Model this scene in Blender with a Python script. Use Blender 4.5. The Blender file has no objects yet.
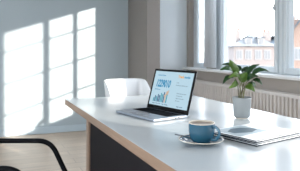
import bpy, bmesh, math, random
from mathutils import Vector, Matrix, Euler
random.seed(7)
S = bpy.context.scene
COL = S.collection
PI = math.pi

# ------------------------------------------------------------ camera, world, sun, exposure
cam_d = bpy.data.cameras.new('camera'); cam = bpy.data.objects.new('camera', cam_d); COL.objects.link(cam)
cam.location = (0, 0, 1.09); cam.rotation_euler = (math.radians(90), 0, math.radians(-22.05))
cam_d.sensor_width = 36; cam_d.lens = 48; cam_d.shift_y = -0.12; cam_d.clip_end = 400; cam_d.clip_start = .02
cam_d.dof.use_dof = True; cam_d.dof.focus_distance = 1.85; cam_d.dof.aperture_fstop = 8.0
S.camera = cam

SUN_DIR = Vector((-1, 1.9, -.321))
W = bpy.data.worlds.new('sky'); S.world = W; W.use_nodes = True
wn = W.node_tree.nodes; wl = W.node_tree.links
bg = wn['Background']
tc = wn.new('ShaderNodeTexCoord'); sp = wn.new('ShaderNodeSeparateXYZ'); cr = wn.new('ShaderNodeValToRGB')
wl.new(tc.outputs['Generated'], sp.inputs[0]); wl.new(sp.outputs['Z'], cr.inputs[0]); wl.new(cr.outputs[0], bg.inputs[0])
cr.color_ramp.elements[0].position = 0; cr.color_ramp.elements[0].color = (.95, .97, 1, 1)
cr.color_ramp.elements[1].position = .8; cr.color_ramp.elements[1].color = (.70, .83, 1, 1)
bg.inputs[1].default_value = 7
sd = bpy.data.lights.new('sun', 'SUN'); sun = bpy.data.objects.new('sun', sd); COL.objects.link(sun)
sd.energy = 10; sd.angle = math.radians(.65); sd.color = (1, .91, .81)
sun.rotation_euler = SUN_DIR.to_track_quat('-Z', 'Y').to_euler(); sun.location = (6, -6, 5)
S.view_settings.view_transform = 'Standard'; S.view_settings.look = 'None'
S.view_settings.exposure = 0.0; S.view_settings.gamma = 1; S.view_settings.use_curve_mapping = False
S.cycles.max_bounces = 12; S.cycles.diffuse_bounces = 8; S.cycles.transparent_max_bounces = 16
S.cycles.sample_clamp_indirect = 8
S.cycles.use_denoising = True

def portal(name, y0, y1, z0, z1):
    l = bpy.data.lights.new(name, 'AREA'); l.shape = 'RECTANGLE'; l.size = z1-z0; l.size_y = y1-y0
    l.cycles.is_portal = True
    o = bpy.data.objects.new(name, l); COL.objects.link(o)
    o.location = (2.93, (y0+y1)/2, (z0+z1)/2); o.rotation_euler = (0, math.radians(90), 0)
# window openings in the right-hand wall: (y0, y1, z0, z1)
OPEN = [(4.75, 5.25, .83, 2.4), (2.86, 4.62, .83, 2.4), (.08, 2.67, .72, 2.2), (-2.68, -.02, .72, 2.2)]
for i, o_ in enumerate(OPEN): portal('window_portal', *o_)
for lc, rt, sx_, sy_ in (((-1.6, -3.48, 1.45), (math.radians(90), 0, 0), 1.4, 2.1), ((-2.78, 1.1, 1.45), (0, math.radians(-90), 0), 2.1, 3.4)):  # portals of the two added fill windows
    l_ = bpy.data.lights.new('window_portal', 'AREA'); l_.shape = 'RECTANGLE'; l_.size = sx_; l_.size_y = sy_; l_.cycles.is_portal = True
    o_ = bpy.data.objects.new('window_portal', l_); COL.objects.link(o_); o_.location = lc; o_.rotation_euler = rt

# ------------------------------------------------------------ materials
def mat(name, col, rough=.5, metal=0, bump=0, bscale=40, var=0, vscale=8, coat=0, spec=.5, trans=0, emit=None, estr=0, stretch=(1, 1, 1)):
    m = bpy.data.materials.new(name); m.use_nodes = True
    n = m.node_tree.nodes; l = m.node_tree.links; b = n['Principled BSDF']
    b.inputs['Base Color'].default_value = (*col, 1); b.inputs['Roughness'].default_value = rough
    b.inputs['Metallic'].default_value = metal; b.inputs['Coat Weight'].default_value = coat
    b.inputs['Specular IOR Level'].default_value = spec
    b.inputs['Transmission Weight'].default_value = trans
    if emit: b.inputs['Emission Color'].default_value = (*emit, 1); b.inputs['Emission Strength'].default_value = estr
    t = n.new('ShaderNodeTexCoord'); mp = n.new('ShaderNodeMapping'); mp.inputs['Scale'].default_value = stretch
    l.new(t.outputs['Object'], mp.inputs[0])
    nz = n.new('ShaderNodeTexNoise'); nz.inputs['Scale'].default_value = vscale; nz.inputs['Detail'].default_value = 5
    l.new(mp.outputs[0], nz.inputs['Vector'])
    mx = n.new('ShaderNodeMix'); mx.data_type = 'RGBA'
    v = var
    mx.inputs[6].default_value = (*[c*(1-v) for c in col], 1); mx.inputs[7].default_value = (*[min(1, c*(1+v)) for c in col], 1)
    l.new(nz.outputs['Fac'], mx.inputs[0]); l.new(mx.outputs[2], b.inputs['Base Color'])
    if bump:
        n2 = n.new('ShaderNodeTexNoise'); n2.inputs['Scale'].default_value = bscale
        l.new(mp.outputs[0], n2.inputs['Vector'])
        bp = n.new('ShaderNodeBump'); bp.inputs['Strength'].default_value = bump; bp.inputs['Distance'].default_value = .002
        l.new(n2.outputs['Fac'], bp.inputs['Height']); l.new(bp.outputs[0], b.inputs['Normal'])
    return m

M = {}
M['wall'] = mat('blue grey wall paint', (.43, .51, .55), .75, bump=.15, bscale=120, var=.015, vscale=1.5)
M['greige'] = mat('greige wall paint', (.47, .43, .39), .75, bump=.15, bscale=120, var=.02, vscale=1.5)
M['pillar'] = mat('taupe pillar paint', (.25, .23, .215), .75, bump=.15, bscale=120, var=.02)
M['alcove'] = mat('paler back wall', (.78, .84, .87), .7, bump=.15, bscale=120, var=.01)  # back wall right of the pillar gets a lighter colour than the rest
M['ceil'] = mat('white ceiling paint', (.72, .74, .76), .8, var=.01)
M['rear'] = mat('off white wall paint', (.72, .75, .77), .8, var=.01)
M['base'] = mat('pale blue skirting paint', (.50, .60, .66), .4, var=.02)
M['frame'] = mat('white window frame', (.72, .78, .81), .35, var=.02)
M['sill'] = mat('white sill', (.88, .89, .89), .3, var=.01)
M['radiator'] = mat('warm white radiator enamel', (.80, .76, .72), .4, var=.02)
M['grille'] = mat('radiator grille enamel', (.82, .79, .76), .4, var=.02)
M['desk'] = mat('white desk laminate', (.64, .69, .71), .23, var=.012, vscale=5, coat=.15)
M['oak'] = mat('light oak edge', (.32, .22, .155), .5, var=.16, vscale=14, bump=.2, bscale=60, stretch=(6, .6, 6))
M['dark'] = mat('anthracite panel', (.016, .015, .018), .6, spec=.06, var=.05)
M['black'] = mat('black powder coated steel', (.006, .007, .009), .45, var=.05, spec=.12)
M['blackpad'] = mat('black upholstery', (.015, .017, .022), .6, bump=.4, bscale=300, var=.1)
M['shell'] = mat('white plastic shell', (.70, .73, .75), .35, var=.01, coat=.1)
M['steel'] = mat('brushed steel', (.62, .63, .64), .3, metal=1, var=.03)
M['dsteel'] = mat('dark polished steel', (.16, .17, .19), .3, metal=1, var=.03)
M['alu'] = mat('laptop aluminium', (.46, .52, .60), .38, metal=.7, var=.02)
M['bezel'] = mat('black bezel', (.004, .004, .005), .45, spec=.15, var=.02)
M['key'] = mat('black keys', (.006, .007, .010), .7, spec=.06, var=.05)
M['trackpad'] = mat('trackpad glass', (.38, .45, .54), .25, metal=.5, var=.02)
M['screen'] = mat('lit screen', (.01, .01, .01), .5, spec=.1, emit=(.48, .67, .78), estr=1.0)
def emis(name, c): return mat(name, (.005, .005, .005), .5, spec=.1, emit=c, estr=1.0)
M['sblue'] = emis('screen blue', (.03, .26, .48)); M['steal'] = emis('screen teal', (.06, .33, .42)); M['snavy'] = emis('screen navy', (.03, .10, .22))
M['sgrey'] = emis('screen grey', (.20, .29, .36)); M['sorange'] = emis('screen orange', (.85, .42, .10)); M['stan'] = emis('screen tan', (.60, .45, .34))
M['cup'] = mat('teal blue glaze', (.030, .115, .18), .16, var=.12, vscale=10, coat=.5)
M['rim'] = mat('unglazed cream rim', (.70, .64, .55), .4, var=.03)
M['coffee'] = mat('milky coffee', (.30, .225, .165), .35, var=.12, vscale=30)
M['pot'] = mat('pale grey ceramic', (.30, .325, .33), .5, bump=.2, bscale=150, var=.05, vscale=20)
M['soil'] = mat('dark soil', (.025, .018, .012), .95, bump=1, bscale=200, var=.4, vscale=80)
M['leaf'] = mat('deep green leaf', (.014, .055, .012), .33, var=.45, vscale=22)
M['leaf2'] = mat('yellow green leaf', (.075, .15, .018), .38, var=.35, vscale=22)
M['stem'] = mat('green brown stem', (.20, .20, .09), .5, var=.3, vscale=30)
M['trunk'] = mat('brown stem', (.07, .045, .03), .7, var=.3, vscale=30)
M['paper'] = mat('white coated paper', (.80, .85, .87), .3, var=.01)
M['cover'] = mat('slate cover edge', (.018, .025, .036), .5, spec=.2, var=.05)
M['pic'] = mat('slate photograph print', (.07, .12, .16), .5, spec=.2, var=.35, vscale=25)
M['pic2'] = mat('pale photograph print', (.36, .45, .51), .5, spec=.2, var=.1, vscale=25)
M['silhouette'] = mat('white ceramic', (.7, .7, .7), .3, var=.02)
M['render'] = mat('weathered render', (.195, .17, .16), .9, var=.05)
M['brick'] = mat('weathered brick', (.55, .33, .25), .9, var=.1)
M['roof'] = mat('grey slate', (.06, .075, .09), .9, spec=.1, var=.1)
M['roofpale'] = mat('weathered pale slate', (.16, .165, .17), .8, var=.08)
M['bwhite'] = mat('white window joinery', (.23, .23, .23), .5)
M['bglass'] = mat('dim window panes', (.14, .145, .15), .5)
M['asphalt'] = mat('asphalt', (.2, .2, .2), .9, var=.1)

def leafmat(m):
    n = m.node_tree.nodes; l = m.node_tree.links; b = n['Principled BSDF']; out = n['Material Output']
    t = n.new('ShaderNodeBsdfTranslucent'); mx = n.new('ShaderNodeMixShader'); mx.inputs[0].default_value = .12
    src = b.inputs['Base Color'].links[0].from_socket; g = n.new('ShaderNodeMix'); g.data_type = 'RGBA'; g.blend_type = 'MULTIPLY'; g.inputs[0].default_value = 1
    g.inputs[7].default_value = (2.4, 2.0, .7, 1)
    l.new(src, g.inputs[6]); l.new(g.outputs[2], t.inputs[0]); l.new(b.outputs[0], mx.inputs[1]); l.new(t.outputs[0], mx.inputs[2]); l.new(mx.outputs[0], out.inputs[0])
leafmat(M['leaf']); leafmat(M['leaf2'])
def transl(name, col, fac):
    m = mat(name, col, .8); n = m.node_tree.nodes; l = m.node_tree.links; b = n['Principled BSDF']
    t = n.new('ShaderNodeBsdfTranslucent'); t.inputs[0].default_value = (*col, 1)
    mx = n.new('ShaderNodeMixShader'); mx.inputs[0].default_value = fac
    l.new(b.outputs[0], mx.inputs[1]); l.new(t.outputs[0], mx.inputs[2]); l.new(mx.outputs[0], n['Material Output'].inputs[0]); return m
M['curtain'] = transl('sheer white curtain', (.88, .91, .93), .5)
m = bpy.data.materials.new('window glass'); m.use_nodes = True; n = m.node_tree.nodes; n.remove(n['Principled BSDF'])
t = n.new('ShaderNodeBsdfTransparent'); g = n.new('ShaderNodeBsdfGlossy'); g.inputs['Roughness'].default_value = .02; mx = n.new('ShaderNodeMixShader')
mx.inputs[0].default_value = .035
m.node_tree.links.new(t.outputs[0], mx.inputs[1]); m.node_tree.links.new(g.outputs[0], mx.inputs[2])
m.node_tree.links.new(mx.outputs[0], n['Material Output'].inputs[0]); M['glass'] = m

# wood plank floor
m = bpy.data.materials.new('pale oak planks'); m.use_nodes = True; n = m.node_tree.nodes; l = m.node_tree.links; b = n['Principled BSDF']
t = n.new('ShaderNodeTexCoord'); br = n.new('ShaderNodeTexBrick')
br.offset = .37; br.inputs['Scale'].default_value = 1; br.inputs['Brick Width'].default_value = 1.25; br.inputs['Row Height'].default_value = .16
br.inputs['Mortar Size'].default_value = .0025; br.inputs['Color1'].default_value = (.56, .44, .34, 1); br.inputs['Color2'].default_value = (.47, .365, .28, 1)
br.inputs['Mortar'].default_value = (.28, .21, .16, 1)
mp = n.new('ShaderNodeMapping'); mp.inputs['Scale'].default_value = (1.2, 22, 1); nz = n.new('ShaderNodeTexNoise'); nz.inputs['Scale'].default_value = 3; nz.inputs['Detail'].default_value = 6
l.new(t.outputs['Object'], br.inputs['Vector']); l.new(t.outputs['Object'], mp.inputs[0]); l.new(mp.outputs[0], nz.inputs['Vector'])
mm = n.new('ShaderNodeMix'); mm.data_type = 'RGBA'; mm.blend_type = 'OVERLAY'; mm.inputs[0].default_value = .45
l.new(br.outputs['Color'], mm.inputs[6]); l.new(nz.outputs['Fac'], mm.inputs[7]); l.new(mm.outputs[2], b.inputs['Base Color']); b.inputs['Roughness'].default_value = .38
M['floor'] = m
# brick on house
def brickify(m, c1, c2, mo, sc):
    n = m.node_tree.nodes; l = m.node_tree.links; b = n['Principled BSDF']
    t = n.new('ShaderNodeTexCoord'); mp = n.new('ShaderNodeMapping'); mp.inputs['Rotation'].default_value = (PI/2, 0, 0); br = n.new('ShaderNodeTexBrick')
    br.inputs['Scale'].default_value = sc; br.inputs['Color1'].default_value = (*c1, 1); br.inputs['Color2'].default_value = (*c2, 1); br.inputs['Mortar'].default_value = (*mo, 1)
    l.new(t.outputs['Object'], mp.inputs[0]); l.new(mp.outputs[0], br.inputs['Vector']); l.new(br.outputs['Color'], b.inputs['Base Color'])
brickify(M['brick'], (.22, .14, .105), (.19, .12, .092), (.21, .18, .16), 4)

# ------------------------------------------------------------ mesh helpers
def tag(o, label=None, cat=None, group=None, kind=None):
    if label: o['label'] = label
    if cat: o['category'] = cat
    if group: o['group'] = group
    if kind: o['kind'] = kind
    return o
def box(bm, x0, y0, z0, x1, y1, z1, mx=None, mi=0):
    vs = [bm.verts.new((x, y, z)) for x in (x0, x1) for y in (y0, y1) for z in (z0, z1)]
    if mx is not None:
        for v in vs: v.co = mx @ v.co
    for f in ((0, 1, 3, 2), (4, 6, 7, 5), (0, 4, 5, 1), (2, 3, 7, 6), (0, 2, 6, 4), (1, 5, 7, 3)):
        bm.faces.new([vs[i] for i in f]).material_index = mi
    return vs
def link(name, bm, ms, parent=None, smooth=False, bevel=0, seg=2, loc=None, rot=None, auto=None):
    bmesh.ops.recalc_face_normals(bm, faces=bm.faces[:])
    me = bpy.data.meshes.new(name); bm.to_mesh(me); bm.free()
    for x in (ms if isinstance(ms, list) else [ms]): me.materials.append(x)
    o = bpy.data.objects.new(name, me); COL.objects.link(o); o.parent = parent
    if smooth: me.shade_smooth()
    if bevel:
        b = o.modifiers.new('bevel', 'BEVEL'); b.width = bevel; b.segments = seg; b.limit_method = 'ANGLE'; b.angle_limit = math.radians(35)
        b.harden_normals = False
    if loc: o.location = loc
    if rot: o.rotation_euler = rot
    return o
def boxes(name, ms, lst, parent=None, **k):
    bm = bmesh.new()
    for b in lst: box(bm, *b)
    return link(name, bm, ms, parent, **k)
def empty(name, loc, rz=0):
    o = bpy.data.objects.new(name, None); COL.objects.link(o); o.location = loc; o.rotation_euler = (0, 0, rz); o.empty_display_size = .05; return o
def lathe(bm, prof, n=48, mi=None, c=(0, 0)):
    rings = []
    for r, z in prof:
        rings.append([bm.verts.new((c[0], c[1], z))] if r < 1e-6 else [bm.verts.new((c[0]+r*math.cos(2*PI*i/n), c[1]+r*math.sin(2*PI*i/n), z)) for i in range(n)])
    for k in range(len(rings)-1):
        a, b = rings[k], rings[k+1]
        for i in range(n):
            j = (i+1) % n
            if len(a) == 1 and len(b) == 1: continue
            f = bm.faces.new([a[0], b[i], b[j]] if len(a) == 1 else [a[i], b[0], a[j]] if len(b) == 1 else [a[i], b[i], b[j], a[j]])
            if mi: f.material_index = mi[k]
def smoothpath(pts, sub=6):
    P = [Vector(p) for p in pts]; out = []
    for i in range(len(P)-1):
        p0 = P[max(i-1, 0)]; p1 = P[i]; p2 = P[i+1]; p3 = P[min(i+2, len(P)-1)]
        for s in range(sub):
            t = s/sub
            out.append(.5*((2*p1)+(p2-p0)*t+(2*p0-5*p1+4*p2-p3)*t*t+(3*p1-p0-3*p2+p3)*t**3))
    return out+[P[-1]]
def rounded(pts, r, seg=8):
    P = [Vector(p) for p in pts]; out = [P[0]]
    for i in range(1, len(P)-1):
        a, b, c = P[i-1], P[i], P[i+1]; u = (a-b); v = (c-b); rr = min(r, u.length*.45, v.length*.45)
        s = b+u.normalized()*rr; e = b+v.normalized()*rr
        for k in range(seg+1):
            t = k/seg; out.append((1-t)**2*s+2*t*(1-t)*b+t*t*e)
    return out+[P[-1]]
def tube(bm, pts, r, n=12, r1=None, flat=1):
    pts = [Vector(p) for p in pts]; N = len(pts); prev = None; rings = []
    for i, p in enumerate(pts):
        t = (pts[min(i+1, N-1)]-pts[max(i-1, 0)]).normalized()
        if prev is None:
            a = Vector((0, 0, 1)) if abs(t.z) < .9 else Vector((1, 0, 0)); prev = a
        x = (prev-t*prev.dot(t)).normalized(); y = t.cross(x); prev = x
        rr = r if r1 is None else r+(r1-r)*i/(N-1)
        rings.append([bm.verts.new(p+x*rr*math.cos(2*PI*k/n)+y*rr*flat*math.sin(2*PI*k/n)) for k in range(n)])
    for a, b in zip(rings, rings[1:]):
        for k in range(n): bm.faces.new([a[k], a[(k+1) % n], b[(k+1) % n], b[k]])
    bm.faces.new(rings[0][::-1]); bm.faces.new(rings[-1])
def text_mesh(name, s, size, m, parent, mtx, shear=0, ext=.0003, bold=0, sx=1, align='LEFT'):
    cu = bpy.data.curves.new('txt', 'FONT'); cu.body = s; cu.size = size; cu.extrude = ext; cu.shear = shear; cu.offset = bold; cu.align_x = align
    cu.resolution_u = 3
    tmp = bpy.data.objects.new('txt', cu); COL.objects.link(tmp)
    me = bpy.data.meshes.new_from_object(tmp.evaluated_get(bpy.context.evaluated_depsgraph_get()))
    bpy.data.objects.remove(tmp); bpy.data.curves.remove(cu)
    me.transform(Matrix.Diagonal((sx, 1, 1, 1))); me.transform(mtx); me.name = name; me.materials.clear(); me.materials.append(m)
    o = bpy.data.objects.new(name, me); COL.objects.link(o); o.parent = parent; return o

# ------------------------------------------------------------ room shell
XW, XO = 2.75, 2.95      # inner and outer face of the window wall
YB = 5.33; XL = -2.6; YF = -3.3; ZC = 2.75
tag(boxes('floor', M['floor'], [(XL-.2, YF-.2, -.1, XO, YB+.2, 0)]), kind='structure')
tag(boxes('ceiling', M['ceil'], [(XL-.2, YF-.2, ZC, XO, YB+.2, ZC+.1)]), kind='structure')
tag(boxes('wall_back', M['wall'], [(XL-.2, YB, 0, 1.9, YB+.2, ZC)]), kind='structure')
tag(boxes('wall_alcove', M['alcove'], [(1.9, YB, 0, XO, YB+.2, ZC)]), kind='structure')
tag(boxes('wall_left', M['rear'], [(XL-.2, YF, 0, XL, -.6, ZC), (XL-.2, 2.8, 0, XL, YB, ZC), (XL-.2, -.6, 0, XL, 2.8, .4), (XL-.2, -.6, 2.5, XL, 2.8, ZC)]), kind='structure')
w6 = tag(boxes('window_fill_left', M['frame'], [(XL-.14, -.6, .4, XL-.08, 2.8, .46), (XL-.14, -.6, 2.44, XL-.08, 2.8, 2.5)]+[(XL-.14, y, .46, XL-.08, y+.06, 2.44) for y in (-.6, .51, 1.63, 2.74)]), kind='structure')  # unseen window, added to fill the room with sky light
for y in (-.54, .57, 1.69): boxes('pane', M['glass'], [(XL-.112, y-.002, .458, XL-.108, y+1.06, 2.442)], w6)
tag(boxes('wall_front', M['rear'], [(XL-.2, YF-.2, 0, -2.3, YF, ZC), (-.9, YF-.2, 0, XO, YF, ZC), (-2.3, YF-.2, 0, -.9, YF, .4), (-2.3, YF-.2, 2.5, -.9, YF, ZC)]), kind='structure')
w5 = tag(boxes('window_fill_front', M['frame'], [(-2.3, YF-.14, .4, -.9, YF-.08, .46), (-2.3, YF-.14, 2.44, -.9, YF-.08, 2.5)]+[(x, YF-.14, .46, x+.06, YF-.08, 2.44) for x in (-2.3, -1.63, -.96)]), kind='structure')  # unseen window behind the camera, added for more ambient light
for x in (-2.24, -1.57): boxes('pane', M['glass'], [(x-.002, YF-.112, .458, x+.612, YF-.108, 2.442)], w5)
ys = sorted(OPEN); cur = YF; L = []
for (y0, y1, z0, z1) in ys:
    L.append((XW, cur, 0, XO, y0, ZC)); L.append((XW, y0, 0, XO, y1, z0)); L.append((XW, y0, z1, XO, y1, ZC)); cur = y1
L.append((XW, cur, 0, XO, YB, ZC))
tag(boxes('wall_right', M['greige'], L), kind='structure')
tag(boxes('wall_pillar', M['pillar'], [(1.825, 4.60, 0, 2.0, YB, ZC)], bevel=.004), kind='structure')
tag(boxes('baseboard_back', M['base'], [(XL, YB-.016, 0, 1.825, YB, .085), (2.0, YB-.016, 0, XW, YB, .085)], bevel=.004), kind='structure')
tag(boxes('baseboard_right', M['base'], [(XW-.016, YF, 0, XW, YB-.02, .085)], bevel=.004), kind='structure')
tag(boxes('baseboard_pillar', M['base'], [(1.811, 4.586, 0, 1.825, YB-.016, .085), (1.811, 4.586, 0, 2.0, 4.60, .085)], bevel=.004), kind='structure')
# unseen fin added outside the window bays to keep low sun off far windows
tag(boxes('wall_sun_block', M['render'], [(XO, 2.70, -3, 4.3, 2.83, 3.4)]), kind='structure')

# windows -------------------------------------------------
def window(name, op, sashes, fw, glass_z, x0=2.82, x1=2.88, bars=(), outer=.0):
    y0, y1, z0, z1 = op
    gz0, gz1 = glass_z
    L = [(x0, y0, z0, x1, y1, gz0), (x0, y0, gz1, x1, y1, z1)]
    edges = [y0]+[v for s in sashes for v in s]+[y1]
    for a, b in zip(edges[::2], edges[1::2]): L.append((x0, a, gz0, x1, b, gz1))
    w = tag(boxes(name, M['frame'], L, bevel=.003), kind='structure')
    for (a, b) in sashes:
        boxes('pane', M['glass'], [((x0+x1)/2-.002, a-.004, gz0-.004, (x0+x1)/2+.002, b+.004, gz1+.004)], w)
        for z in bars: boxes('glazing_bar', M['frame'], [((x0+x1)/2-.016, a-.002, z-.0075, (x0+x1)/2+.016, b+.002, z+.0075)], w)
    return w
def sash_relief(w, ya, yb, z0, z1, x=2.82):     # raised opening sash: inner profile steps around one pane
    r = .022
    boxes('sash', M['frame'], [(x-.028, ya, z0, x, ya+.05, z1), (x-.028, yb-.05, z0, x, yb, z1), (x-.028, ya+.05, z0, x, yb-.05, z0+.05), (x-.028, ya+.05, z1-.05, x, yb-.05, z1)], w, bevel=.005)
    boxes('glazing_bead', M['frame'], [(x-.012, ya+.05, z0+.05, x-.0, ya+.066, z1-.05), (x-.012, yb-.066, z0+.05, x, yb-.05, z1-.05), (x-.012, ya+.066, z0+.05, x, yb-.066, z0+.062), (x-.012, ya+.066, z1-.062, x, yb-.066, z1-.05)], w, bevel=.002)
w1 = window('window_1', OPEN[0], [(4.82, 5.09)], 0, (.895, 2.34)); sash_relief(w1, 4.77, 5.14, .84, 2.39)
w2 = window('window_2', OPEN[1], [(2.93, 3.215), (3.43, 4.42)], 0, (.90, 2.34))
sash_relief(w2, 3.365, 4.485, .845, 2.39); sash_relief(w2, 2.875, 3.275, .845, 2.39)
boxes('mullion_cover', M['frame'], [(2.80, 3.295, .84, 2.82, 3.345, 2.39)], w2, bevel=.004)
hd = boxes('handle', M['steel'], [(2.778, 3.385, 1.50, 2.792, 3.405, 1.57)], w2, bevel=.003)
boxes('lever', M['steel'], [(2.755, 3.389, 1.42, 2.767, 3.401, 1.54), (2.765, 3.390, 1.525, 2.780, 3.400, 1.54)], hd, bevel=.003)
w3 = window('window_3', OPEN[2], [(.251, 1.195), (1.300, 1.935), (1.995, 2.52)], 0, (.795, 2.143), 2.83, 2.87, bars=(1.903, 1.50, 1.106))
w4 = window('window_4', OPEN[3], [(-2.52, -1.80), (-1.735, -1.57), (-1.29, -.15)], 0, (.795, 2.143), 2.83, 2.87)  # wide pier added between its sashes to shade the pot and plant
tag(boxes('window_sill', M['sill'], [(2.655, 2.80, .80, 2.818, 5.28, .832)], bevel=.006), kind='structure')
tag(boxes('window_sill_near', M['sill'], [(2.69, -2.75, .69, 2.828, 2.72, .722)], bevel=.004), kind='structure')

# ------------------------------------------------------------ outside
tag(boxes('ground', M['asphalt'], [(-60, -120, -4.2, 160, 200, -4.0)]), kind='structure')
def house(name, loc, rz, Wd, Dp, eave, ridge, wm, rm, wins, label, gable=False, over=.4):
    r = empty(name, loc, rz); tag(r, label, 'house')
    bm = bmesh.new()
    if gable:   # gable faces -Y (the camera)
        prof = [(-Wd/2, 0), (Wd/2, 0), (Wd/2, eave), (0, ridge), (-Wd/2, eave)]
        a = [bm.verts.new((x, 0, z)) for x, z in prof]; b = [bm.verts.new((x, Dp, z)) for x, z in prof]
        bm.faces.new(a); bm.faces.new(b[::-1])
        for i in range(5): bm.faces.new([a[i], a[(i+1) % 5], b[(i+1) % 5], b[i]])
    else: box(bm, -Wd/2, 0, 0, Wd/2, Dp, eave)
    wall = link('wall', bm, wm, r)
    bm = bmesh.new()
    if gable:
        s = (ridge-eave)/(Wd/2); t = .25
        for sg in (-1, 1):
            e = Wd/2+over; pr = [(0, ridge+.02), (sg*e, eave-s*over+.02), (sg*e, eave-s*over+.02+t), (0, ridge+.02+t)]
            a = [bm.verts.new((x, -over, z)) for x, z in pr]; b = [bm.verts.new((x, Dp+over, z)) for x, z in pr]
            bm.faces.new(a); bm.faces.new(b[::-1])
            for i in range(4): bm.faces.new([a[i], a[(i+1) % 4], b[(i+1) % 4], b[i]])
    else:   # hipped
        i0 = Dp*.42
        lo = [bm.verts.new((x, y, eave)) for x, y in ((-Wd/2-over, -over), (Wd/2+over, -over), (Wd/2+over, Dp+over), (-Wd/2-over, Dp+over))]
        hi = [bm.verts.new((x, Dp/2, ridge)) for x in (-Wd/2+i0, Wd/2-i0)]
        bm.faces.new(lo); bm.faces.new([lo[0], lo[1], hi[1], hi[0]]); bm.faces.new([lo[1], lo[2], hi[1]]); bm.faces.new([lo[2], lo[3], hi[0], hi[1]]); bm.faces.new([lo[3], lo[0], hi[0]])
    link('roof', bm, rm, r)
    for (x, z, w, h) in wins:
        f = boxes('window', M['bwhite'], [(x-w/2, -.08, z, x+w/2, .05, z+h)], r)
        boxes('pane', M['bglass'], [(x-w/2+.12, -.1, z+.12, x-.04, -.07, z+h-.12), (x+.04, -.1, z+.12, x+w/2-.12, -.07, z+h-.12)], f)
    return r
def chimney(r, x, y, z0, z1, m, w=.7):
    c = boxes('chimney', m, [(x-w/2, y-.4, z0, x+w/2, y+.4, z1)], r)
    boxes('chimney_pot', M['brick'], [(x-w*.3, y-.2, z1, x-w*.05, y+.2, z1+.45), (x+w*.05, y-.2, z1, x+w*.3, y+.2, z1+.45)], c)
# long pale terrace, ~62 m off
rz = math.radians(-26)
def at(px, dist): u = (px-150)/400; return Vector((dist*(.3754+.9269*u), dist*(.9269-.3754*u), 0))
p = at(255, 62); p.z = -4
ws = [(x, z, 1.0, 1.5) for x in (-2.4, -1.0, .5, 1.9) for z in (3.55, 1.1)]
h1 = house('terrace_house', p, rz, 6.4, 8, 5.6, 7.6, M['render'], M['roofpale'], ws, 'pale terrace house with grey hipped roof and two dormers, far across the street')
for x in (-.9, 1.0):
    d = boxes('dormer', M['bwhite'], [(x-.5, .2, 5.7, x+.5, 3, 6.9)], h1); boxes('pane', M['bglass'], [(x-.32, .16, 5.95, x+.32, .21, 6.7)], d)
    boxes('dormer_roof', M['roof'], [(x-.6, .05, 6.9, x+.6, 3.1, 7.05)], d)
chimney(h1, -2.1, 3.5, 6, 8.2, M['render']); chimney(h1, 2.3, 4, 6, 8.0, M['render'])
p = at(281, 80); p.z = -4
h3 = house('terrace_house', p, rz, 5, 8, 5.7, 8.0, M['render'], M['roof'], [(x, z, 1.0, 1.5) for x in (-1.6, 0, 1.6) for z in (3.6, 1.1)], 'partly hidden pale house with a grey roof behind the window mullion')
chimney(h3, -1.6, 3.5, 6.5, 8.9, M['render'])
p = at(312, 40); p.z = -4
h2 = house('brick_house', p, math.radians(-42), 4.8, 8, 6.2, 9.4, M['brick'], M['roof'], [(x, z, .9, 1.3) for x in (-1.3, .2) for z in (4.0, 1.4)], 'warm brick house with a slate gable roof behind the right pane', gable=True)
chimney(h2, -1.5, 2.5, 6.8, 8.3, M['brick'])

# ------------------------------------------------------------ radiator
rd = empty('radiator', (2.655, 3.7, 0)); tag(rd, 'long cream ribbed panel radiator under the window sill', 'radiator')
bm = bmesh.new(); y0, y1 = -1.3, 1.47; n_ = int((y1-y0)/.056)
pr = []
for i in range(n_):
    y = y0+.02+(y1-y0-.04)*i/n_; d = (y1-y0-.04)/n_
    pr += [(-.018, y), (-.018, y+d*.52), (.022, y+d*.60), (.022, y+d*.94)]
pr.append((-.018, y1-.02))
lo = [bm.verts.new((x, y, .13)) for x, y in pr]; hi = [bm.verts.new((x, y, .635)) for x, y in pr]
for i in range(len(pr)-1): bm.faces.new([lo[i], lo[i+1], hi[i+1], hi[i]])
bl = bm.verts.new((.028, y1-.02, .13)); bh = bm.verts.new((.028, y1-.02, .635)); cl = bm.verts.new((.028, y0+.02, .13)); ch = bm.verts.new((.028, y0+.02, .635))
bm.faces.new([lo[-1], bl, bh, hi[-1]]); bm.faces.new([lo[0], hi[0], ch, cl]); bm.faces.new([bl, cl, ch, bh]); bm.faces.new([*lo, bl, cl][::-1]); bm.faces.new([*hi, bh, ch])
link('front_panel', bm, M['radiator'], rd)
boxes('rear_panel', M['radiator'], [(.045, y0+.02, .13, .06, y1-.02, .64)], rd)
L = [(-.024, y0, .64, .068, y1, .648), (-.024, y0, .60, -.019, y1, .64)]
tp = boxes('top_grille', M['grille'], [(-.026, y0, .636, -.012, y1, .668), (.056, y0, .636, .068, y1, .668)]+[(-.012, y0+.02+i*.02, .655, .056, y0+.026+i*.02, .664) for i in range(int((y1-y0-.03)/.02))], rd)
boxes('side_cover', M['grille'], [(-.024, y0-.003, .13, .068, y0+.004, .665)], rd); boxes('side_cover', M['grille'], [(-.024, y1-.004, .13, .068, y1+.003, .665)], rd)
for q in (-.9, 1.1): boxes('wall_bracket', M['grille'], [(.06, q, .2, .0945, q+.04, .6)], rd)
for q in (y1-.05, y0+.05): bm = bmesh.new(); tube(bm, [(.03, q, .13), (.03, q, 0)], .009); link('pipe', bm, M['steel'], rd, smooth=True)

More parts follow.
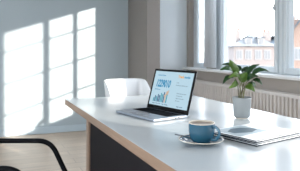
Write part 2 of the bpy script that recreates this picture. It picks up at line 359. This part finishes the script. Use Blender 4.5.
# curtain ------------------------------------------------
ct = empty('curtain', (2.69, 4.555, 0)); tag(ct, 'narrow sheer white curtain gathered between the two windows', 'curtain')
bm = bmesh.new(); N = 60
a = []
for i in range(N+1):
    t = i/N; a.append((.012*math.sin(t*PI*2*5), -.15+.30*t))
lo = [bm.verts.new((x, y, .855)) for x, y in a]; hi = [bm.verts.new((x*.6, y, 2.62)) for x, y in a]
for i in range(N): bm.faces.new([lo[i], lo[i+1], hi[i+1], hi[i]])
c = link('curtain_panel', bm, M['curtain'], ct, smooth=True); sm = c.modifiers.new('s', 'SOLIDIFY'); sm.thickness = .001
bm = bmesh.new(); tube(bm, [(.0, -1.7, 2.64), (.0, .68, 2.64)], .011)
link('curtain_rod', bm, M['steel'], ct, smooth=True)
for q in (-1.5, .5): boxes('rod_bracket', M['steel'], [(-.006, q, 2.63, .0605, q+.02, 2.65)], ct)

# ornament added unseen on the near sill to cast the curled wall shadow
og = bmesh.new(); rot = Matrix.Rotation(math.radians(62), 4, 'Z')
out = [(-.10, 0), (.10, 0), (.10, .055), (.075, .05), (.06, .075), (.09, .155), (.045, .145), (0, .095), (-.05, .04)]
# profile along local x, crest curling over
f_ = [og.verts.new(rot @ Vector((x, -.009, z))) for x, z in out]; b_ = [og.verts.new(rot @ Vector((x, .009, z))) for x, z in out]
og.faces.new(f_); og.faces.new(b_[::-1])
for i in range(len(out)): og.faces.new([f_[i], f_[(i+1) % len(out)], b_[(i+1) % len(out)], b_[i]])
o = link('shadow_wave', og, M['silhouette'], bevel=.004, loc=(2.76, 1.19, .723)); tag(o, 'white wave shaped ornament added unseen on the near sill to cast a curled shadow', 'silhouette')

# ------------------------------------------------------------ desk
dk = empty('desk', (0, 0, 0)); dk.location = (.975, 1.75, 0)
tag(dk, 'large white topped desk with light oak edge and dark side panel', 'desk')
X0, X1, Y0, Y1 = .505-.975, 1.45-.975, .55-1.75, 2.85-1.75
boxes('tabletop', M['desk'], [(X0+.002, Y0+.002, .7045, X1-.002, Y1-.002, .74)], dk, bevel=.0015)
boxes('edge_band', M['oak'], [(X0, Y0, .7035, X0+.003, Y1, .7385), (X1-.003, Y0, .7035, X1, Y1, .7385), (X0, Y0, .7035, X1, Y0+.003, .7385), (X0, Y1-.003, .7035, X1, Y1, .7385), (X0, Y0, .7005, X1, Y1, .7045)], dk)
boxes('leg', M['oak'], [(X0+.035, .53, 0, X1-.035, .59, .7005)], dk, bevel=.002)
boxes('leg', M['oak'], [(X0+.035, -1.14, 0, X1-.035, -1.08, .7005)], dk, bevel=.002)
boxes('side_panel', M['dark'], [(X0+.045, -1.08, .06, X0+.065, .53, .7005)], dk, bevel=.001)

# ------------------------------------------------------------ white shell chair beyond the desk
wc = empty('shell_chair', (1.075, 3.0, 0), math.radians(8)); tag(wc, 'white moulded shell chair at the far end of the desk', 'chair')
bm = bmesh.new(); NU, NV = 40, 14; hw = .183
grid = []
for j in range(NV+1):
    v = j/NV; row = []
    for i in range(NU+1):
        u = -1+2*i/NU; s = abs(u); sg = 1 if u > 0 else -1
        # plan: flat back with rounded corners, then short sides forward (towards -y)
        if s < .5: x = hw*.72*(s/.5); y = .0
        elif s < .8: a_ = (s-.5)/.3*PI/2; x = hw*.72+hw*.28*math.sin(a_); y = -(hw*.35)*(1-math.cos(a_))
        else: x = hw; y = -hw*.35-(s-.8)/.2*.13
        top = .845 if s < .8 else .845-.13*((s-.8)/.2)**1.5
        top -= .012*(s/.8)**4 if s < .8 else .012
        z = .46+(top-.46)*v
        k = .84+.16*v**.7; 
        row.append(bm.verts.new((sg*x*k, .16+y*k+.05*v**1.5-.0, z)))
    grid.append(row)
for j in range(NV):
    for i in range(NU): bm.faces.new([grid[j][i], grid[j][i+1], grid[j+1][i+1], grid[j+1][i]])
c = link('backrest', bm, M['shell'], wc, smooth=True); s_ = c.modifiers.new('s', 'SOLIDIFY'); s_.thickness = .009; s_.offset = 0
bv = c.modifiers.new('b', 'BEVEL'); bv.width = .003; bv.segments = 2; bv.angle_limit = math.radians(60); bv.limit_method = 'ANGLE'
bm = bmesh.new()
NS = 24; rows = []
for j in range(9):
    t = j/8; row = []
    for i in range(NS):
        a_ = 2*PI*i/NS; ca, sa = math.cos(a_), math.sin(a_); e = .55
        x = math.copysign(abs(ca)**e, ca)*.195*t; y = math.copysign(abs(sa)**e, sa)*.205*t
        row.append(bm.verts.new((x, y-.045, .445+.018*t**3-(.03*max(0, -y/.2)**3)))) if j else None
    if j == 0: row = [bm.verts.new((0, -.045, .445))]
    rows.append(row)
for j in range(8):
    for i in range(NS):
        k = (i+1) % NS
        bm.faces.new([rows[0][0], rows[1][i], rows[1][k]] if j == 0 else [rows[j][i], rows[j+1][i], rows[j+1][k], rows[j][k]])
c = link('seat', bm, M['shell'], wc, smooth=True); s_ = c.modifiers.new('s', 'SOLIDIFY'); s_.thickness = .012; s_.offset = 0
for sx in (-1, 1):
    for sy in (-1, 1):
        bm = bmesh.new(); tube(bm, [(sx*.12, -.03+sy*.11, .44), (sx*.21, -.03+sy*.2, .0)], .011, r1=.008); link('leg', bm, M['steel'], wc, smooth=True)

# ------------------------------------------------------------ black tubular armchair in the foreground
bc = empty('armchair', (-.022, 1.905, 0), math.radians(-22.05)); tag(bc, 'black tubular framed armchair in the left foreground beside the desk', 'chair')
for sy in (.215, -.25):
    bm = bmesh.new()
    pts = rounded([(-.20, sy, .62), (-.19, sy, .640), (.245, sy, .640), (.345, sy, .43), (.40, sy, .30), (.40, sy, .26), (.33, sy, .0130), (-.24, sy, .0130)], .062, 10)
    tube(bm, pts, .0122, 14)
    link('arm_frame', bm, M['black'], bc, smooth=True)
bm = bmesh.new(); tube(bm, [(-.24, -.2501, .0130), (-.24, .2151, .0130)], .013, 14); link('cross_bar', bm, M['black'], bc, smooth=True)
bm = bmesh.new(); tube(bm, [(.362, -.25, .385), (.362, .215, .385)], .009, 12)
link('cross_bar', bm, M['black'], bc, smooth=True)
boxes('seat', M['blackpad'], [(-.20, -.185, .415, .24, .185, .465)], bc, bevel=.022, seg=4)
bm = bmesh.new()
for sy in (-.21, .21): tube(bm, [(.36, sy, .385), (.2, sy*.98, .402), (-.2, sy*.98, .402), (-.215, sy*.98, .46), (-.27, sy*.98, .86)], .009, 12)
link('back_frame', bm, M['black'], bc, smooth=True)
boxes('backrest', M['blackpad'], [(-.02, -.19, 0, .02, .19, .36)], bc, bevel=.018, seg=4, loc=(-.222, 0, .50), rot=(0, math.radians(-8), 0))

# ------------------------------------------------------------ laptop
LX = Vector((.22, -.9755, 0)); lap = empty('laptop', (.898, 1.993, .74), math.radians(-76.5))
tag(lap, 'open silver laptop showing blue figures and a bar chart', 'laptop')
# local: x = width, -y = towards the user's side, z up; hinge along y=0
WD, DP = .358, .208
boxes('base', M['alu'], [(-WD/2, -DP, .003, WD/2, .004, .015)], lap, bevel=.0035, seg=3)
boxes('bottom_pad', M['bezel'], [(-WD/2+.012, -DP+.012, 0, WD/2-.012, -.01, .0035)], lap)
kb = boxes('keyboard', M['bezel'], [(-.157, -.112, .0149, .157, -.012, .0157)], lap)
for r_ in range(6):
    nk = 14; y1_ = -.015-r_*.0159; x_ = -.1535
    for k in range(nk):
        w = .0225
        if r_ == 5 and 4 <= k <= 8:
            if k == 4: boxes('space_key', M['key'], [(x_, y1_-.0137, .0156, x_+.0219*5-.002, y1_, .0170)], kb)
            x_ += .0219; continue
        boxes('key', M['key'], [(x_, y1_-(.0137 if r_ else .009), .0156, x_+.0202, y1_, .0170)], kb); x_ += .0219
boxes('trackpad', M['trackpad'], [(-.06, -.198, .0149, .06, -.122, .0154)], lap, bevel=.0003)
boxes('port', M['bezel'], [(WD/2-.001, -.08, .006, WD/2+.0004, -.068, .011), (WD/2-.001, -.06, .006, WD/2+.0004, -.048, .011)], lap)
hg = bmesh.new(); tube(hg, [(-.15, .003, .013), (.15, .003, .013)], .0065, 12); link('hinge', hg, M['bezel'], lap, smooth=True)
SH = .230; T = Matrix.Translation((0, .004, .014)) @ Matrix.Rotation(math.radians(-15.9), 4, 'X')
bm = bmesh.new(); box(bm, -WD/2, 0, 0, WD/2, .007, SH, T); lid = link('lid', bm, M['alu'], lap, bevel=.003, seg=3)
bm = bmesh.new(); box(bm, -WD/2-.001, -.0018, -.001, WD/2+.001, .0035, SH+.001, T); bz = link('screen_bezel', bm, M['bezel'], lap)
bm = bmesh.new(); box(bm, -WD/2+.012, -.0022, .022, WD/2-.012, -.001, SH-.011, T); scr = link('screen', bm, M['screen'], lap)
SW, SHH = WD-.016, SH-.025
def SM(x, y, d=0): return T @ Matrix.Translation((-WD/2+.012+x*.87, -.0026-d, .022+y*.955)) @ Matrix.Rotation(PI/2, 4, 'X')
text_mesh('heading_text', 'Financial Studio', .0115, M['sblue'], scr, SM(.035, .178), sx=1)
text_mesh('brand_text', 'Track', .0195, M['sorange'], scr, SM(.245, .174), bold=.0006)
text_mesh('brand_text', 'motio', .0195, M['sblue'], scr, SM(.303, .174), bold=.0004)
text_mesh('figure_text', '1229010', .058, M['sblue'], scr, SM(.030, .112), shear=.25, bold=.0018, sx=.64)
text_mesh('note_text', 'Total', .010, M['sgrey'], scr, SM(.238, .142))
text_mesh('note_text', 'amount per quarter year', .010, M['sgrey'], scr, SM(.238, .128), sx=.95)
text_mesh('note_text', 'Sales by year', .010, M['sblue'], scr, SM(.030, .092))
for i, s in enumerate(['Revenue plan and report', 'Growth in units', 'Margin and cost base', 'Net return']):
    text_mesh('note_text', s, .0085, M['sgrey'], scr, SM(.262, .082-i*.014), sx=.9)
text_mesh('axis_text', 'Aug  20  30   40  50      Rate   Months', .009, M['snavy'], scr, SM(.035, .008)); text_mesh('axis_text', 'Page 1 of 20', .009, M['snavy'], scr, SM(.285, .008))
bars_ = [(.022, 's'), (.034, 'n'), (.030, 's'), (.043, 'n'), (.038, 'n'), (.052, 's'), (.046, 's'), (.058, 'n'), (.05, 't'), (.062, 's')]
for i, (h_, c_) in enumerate(bars_):
    bm = bmesh.new(); x = .030+i*.0128; M4 = T @ Matrix.Translation((-WD/2+.012, -.0004, .020)); box(bm, x, -.0024, .022, x+.0083, -.0017, .022+h_, M4)
    link('chart_bar', bm, {'s': M['steal'], 'n': M['snavy'], 't': M['stan']}[c_], scr)
bm = bmesh.new(); pts = [(.122, .060), (.140, .078), (.135, .083), (.160, .094), (.156, .066), (.150, .071), (.130, .052)]
fr_ = [bm.verts.new(M4 @ Vector((x, -.0028, z))) for x, z in pts]; bk_ = [bm.verts.new(M4 @ Vector((x, -.0018, z))) for x, z in pts]
bm.faces.new(fr_); bm.faces.new(bk_[::-1])
for i in range(len(pts)): bm.faces.new([fr_[i], fr_[(i+1) % len(pts)], bk_[(i+1) % len(pts)], bk_[i]])
link('chart_arrow', bm, M['stan'], scr)

# ------------------------------------------------------------ cup, saucer, spoon
SC = Vector((.735, 1.309, .74))
so = empty('saucer', SC); tag(so, 'teal blue saucer with a pale rim under the coffee cup', 'saucer')
bm = bmesh.new(); lathe(bm, [(0, .002), (.030, .002), (.032, 0), (.036, 0), (.038, .003), (.060, .006), (.080, .0135), (.0868, .0175)]); 
lathe(bm, [(.0868, .0175), (.0862, .0192), (.079, .0158), (.060, .0095), (.040, .0062), (.032, .0055), (.030, .0048), (0, .0048)])
bmesh.ops.remove_doubles(bm, verts=bm.verts[:], dist=1e-5); link('dish', bm, M['cup'], so, smooth=True)
bm = bmesh.new(); lathe(bm, [(.0845, .0186), (.0866, .0198), (.0880, .0186), (.0868, .0168), (.080, .0132), (.0805, .0140), (.0845, .0186)]); link('rim', bm, M['rim'], so, smooth=True)
cu = empty('coffee_cup', SC+Vector((0.004, .002, .0064))); tag(cu, 'teal blue coffee cup with cream rim full of milky coffee', 'cup')
bm = bmesh.new()
lathe(bm, [(0, .002), (.024, .002), (.026, 0), (.030, 0), (.032, .003), (.040, .012), (.0445, .024), (.0465, .038), (.047, .0665)])
lathe(bm, [(.0435, .0665), (.043, .040), (.041, .026), (.036, .014), (.026, .007), (0, .006)])
link('body', bm, M['cup'], cu, smooth=True)
bm = bmesh.new(); lathe(bm, [(.047, .0662), (.0472, .0682), (.0462, .0695), (.0445, .0695), (.0435, .0682), (.0433, .064)]); link('rim', bm, M['rim'], cu, smooth=True)
bm = bmesh.new(); lathe(bm, [(0, .0640), (.0430, .0640), (.0430, .061), (0, .061)]); link('coffee', bm, M['coffee'], cu, smooth=False)
ha = math.radians(-68); hx, hy = math.cos(ha), math.sin(ha); bm = bmesh.new()
pts = smoothpath([(.044*hx, .044*hy, .056), (.060*hx, .060*hy, .060), (.074*hx, .074*hy, .050), (.076*hx, .076*hy, .036), (.066*hx, .066*hy, .020), (.050*hx, .050*hy, .014), (.040*hx, .040*hy, .015)], 6)
tube(bm, pts, .0052, 12, flat=.75); link('handle', bm, M['cup'], cu, smooth=True)
spn = empty('teaspoon', SC+Vector((-.028, .052, .0205)), math.radians(146)); tag(spn, 'small steel teaspoon resting on the left of the saucer', 'spoon')
bm = bmesh.new(); tube(bm, [(.050, 0, .003), (.03, 0, .001), (0, 0, -.003)], .0022, 10, r1=.0016, flat=1.6); link('handle', bm, M['dsteel'], spn, smooth=True)
bm = bmesh.new()
Rb = []
for j in range(6):
    t = j/5; Rb.append([bm.verts.new((-.018+.018*t*math.cos(2*PI*i/20), .0115*t*math.sin(2*PI*i/20), -.0062+.0045*t*t)) for i in range(20)] if j else [bm.verts.new((-.018, 0, -.0062))])
for j in range(5):
    for i in range(20):
        k = (i+1) % 20; bm.faces.new([Rb[0][0], Rb[1][i], Rb[1][k]] if j == 0 else [Rb[j][i], Rb[j+1][i], Rb[j+1][k], Rb[j][k]])
c = link('bowl', bm, M['dsteel'], spn, smooth=True); s_ = c.modifiers.new('s', 'SOLIDIFY'); s_.thickness = .0009

cu.scale = (1.05, 1.05, 1.05); so.scale = (.96, .96, 1)
# ------------------------------------------------------------ brochures
def brochure(z, c, ang, w, h, th, label):
    r = empty('brochure', (c[0], c[1], z), ang); tag(r, label, 'brochure', None)
    boxes('back_cover', M['cover'], [(-w/2, -h/2, 0, w/2, h/2, th*.42)], r, bevel=.0004)
    boxes('pages', M['paper'], [(-w/2+.001, -h/2+.001, th*.42, w/2-.001, h/2-.001, th*.62)], r)
    boxes('front_cover', M['cover'], [(-w/2, -h/2, th*.62, w/2, h/2, th*.93)], r, bevel=.0004)
    boxes('cover_sheet', M['paper'], [(-w/2+.001, -h/2+.001, th*.93, w/2-.001, h/2-.001, th)], r)
    return r
ba = math.radians(14)
b1 = brochure(.74, (1.005, 1.337), ba, .285, .235, .0115, 'lower slim dark edged brochure of the pair right of the cup')
b2 = brochure(.7515, (1.000, 1.342), ba+math.radians(1.5), .280, .230, .010, 'upper white covered brochure with a slate blue cover photo')
boxes('cover_photo', M['pic2'], [(-.132, -.035, .010, .045, .108, .0103)], b2)
bm = bmesh.new()
pts = [(-.105, .015), (-.03, -.012), (.03, .01), (.035, .04), (.0, .075), (-.05, .082), (-.10, .055)]
a = [bm.verts.new((x, y, .0103)) for x, y in pts]; b = [bm.verts.new((x, y, .0106)) for x, y in pts]; bm.faces.new(a); bm.faces.new(b)
for i in range(len(pts)): bm.faces.new([a[i], a[(i+1) % len(pts)], b[(i+1) % len(pts)], b[i]])
link('printed_shape', bm, M['pic'], b2)

# ------------------------------------------------------------ potted plant
PP = Vector((1.20, 1.715, .74))
pl = empty('potted_plant', PP, math.radians(-22.05)); tag(pl, 'green leafy plant in a pale grey pot on the desk', 'plant')
bm = bmesh.new()
lathe(bm, [(0, .006), (.036, .006), (.040, .009), (.0422, .018), (.0465, .09), (.0478, .1065), (.0470, .108), (.0452, .1065), (0, 0)][:8]+[(.0445, .092)])
pt = link('pot', bm, M['pot'], pl, smooth=True); 
bm = bmesh.new(); lathe(bm, [(0, .0), (.030, .0), (.032, .0065), (0, .0065)]); link('pot_foot', bm, M['rim'], pl)
bm = bmesh.new(); lathe(bm, [(0, .102), (.02, .1015), (.038, .098), (.0447, .0975), (.0447, .092), (0, .092)]); link('soil', bm, M['soil'], pl, smooth=True)
def leaf(base, tip, w, side, droop, m, name='leaf', tw=0):
    """base/tip in plant space (x right, y away, z up); side = rough width direction"""
    b, t_ = Vector(base), Vector(tip); ax = t_-b; Ln = ax.length
    sd = Vector(side); sd = (sd-ax.normalized()*sd.dot(ax.normalized())).normalized(); nrm = ax.normalized().cross(sd)
    if nrm.z < 0 and abs(nrm.z) > .15: nrm = -nrm
    bm = bmesh.new(); NL, NWd = 14, 6; g = []
    for i in range(NL+1):
        s = i/NL; wd = w*.5*(math.sin(PI*min(1, s**.72))**.8)*(1-.25*s)+.0004
        c = b+ax*s+nrm*droop*Ln*math.sin(PI*s)
        row = []
        for k in range(NWd+1):
            q = -1+2*k/NWd
            row.append(bm.verts.new(c+sd*wd*q+nrm*(abs(q)**1.3*wd*.42+.0012*math.sin(s*22+q*2))))
        g.append(row)
    for i in range(NL):
        for k in range(NWd): bm.faces.new([g[i][k], g[i][k+1], g[i+1][k+1], g[i+1][k]])
    o = link(name, bm, m, pl, smooth=True); s_ = o.modifiers.new('s', 'SOLIDIFY'); s_.thickness = .0007
    return o
def stemto(p0, p1, r=.0017, m='stem'):
    bm = bmesh.new(); a, b = Vector(p0), Vector(p1); mid = (a+b)/2+Vector((-(b.x-a.x)*.22, -(b.y-a.y)*.22, .012))
    tube(bm, smoothpath([a, mid, b], 6), r, 8, r1=r*.7); return link('stem', bm, M[m], pl, smooth=True)
k = 2.06/400
def P(px, py, y): return ((px-242.5)*k*(1+y/2.06), y, 1.09-.74-(py-49.5)*k*(1+y/2.06))
LV = [ # base px, base py, tip px, tip py, width px, depth base, depth tip, side, droop, material
 (239.5, 73, 229.5, 59.5, 6.2, 0, -.02, (1, .1, .8), .16, 'leaf2'),
 (233, 72, 219, 70, 5.5, -.01, -.03, (.1, .9, .7), .22, 'leaf'),
 (236, 68, 224, 65, 3.8, .03, .05, (0, .8, .6), .2, 'leaf'),
 (234, 78, 221.5, 84, 5.5, -.02, -.04, (.2, .9, .6), .25, 'leaf'),
 (236, 80, 227, 88, 4.6, -.02, -.05, (.8, .5, .4), .2, 'leaf2'),
 (239, 76, 226.5, 77.5, 5.0, -.03, -.05, (.1, .7, .8), .25, 'leaf2'),
 (247.5, 76, 259.5, 64, 6.2, .0, -.01, (1, -.1, .9), .14, 'leaf'),
 (251.5, 76, 269.5, 71.5, 5.4, .0, -.01, (.2, .9, .7), .25, 'leaf'),
 (245, 74, 251, 66, 4.6, .03, .05, (.8, .5, .6), .12, 'leaf'),
 (241, 82, 246, 72, 7.0, -.02, -.035, (1, -.2, .3), .14, 'leaf2'),
 (247, 81, 257, 76, 6.2, -.02, -.05, (.1, .9, .8), .24, 'leaf'),
 (253, 80, 262.5, 85, 4.6, .01, -.01, (.3, .8, .7), .25, 'leaf'),
 (245, 86, 253.5, 91.5, 5.6, -.02, -.045, (.4, .6, .8), .25, 'leaf2'),
 (239, 74, 234, 67, 4.8, .02, .04, (.9, .3, .3), .12, 'leaf'),
 (242, 71, 241, 65, 4.0, .04, .07, (1, .1, .1), .12, 'leaf'),
 (249, 83, 258, 87, 3.8, .02, .05, (.4, .7, .7), .25, 'leaf'),
 (247, 73, 255, 70, 4.4, .03, .04, (.2, .9, .6), .2, 'leaf'),
]
for i, (bx, by, tx, ty, w, d0, d1, sdv, dr, mm_) in enumerate(LV):
    p0, p1 = P(bx, by, d0), P(tx, ty, d1); leaf(p0, p1, w*k*1.4, sdv, dr, M[mm_])
    ang = i*2.4; stemto((.010*math.cos(ang)+(bx-242.5)*k*.15, .010*math.sin(ang), .099), p0, .0014 if i % 3 else .0020, 'stem' if i % 4 else 'trunk')
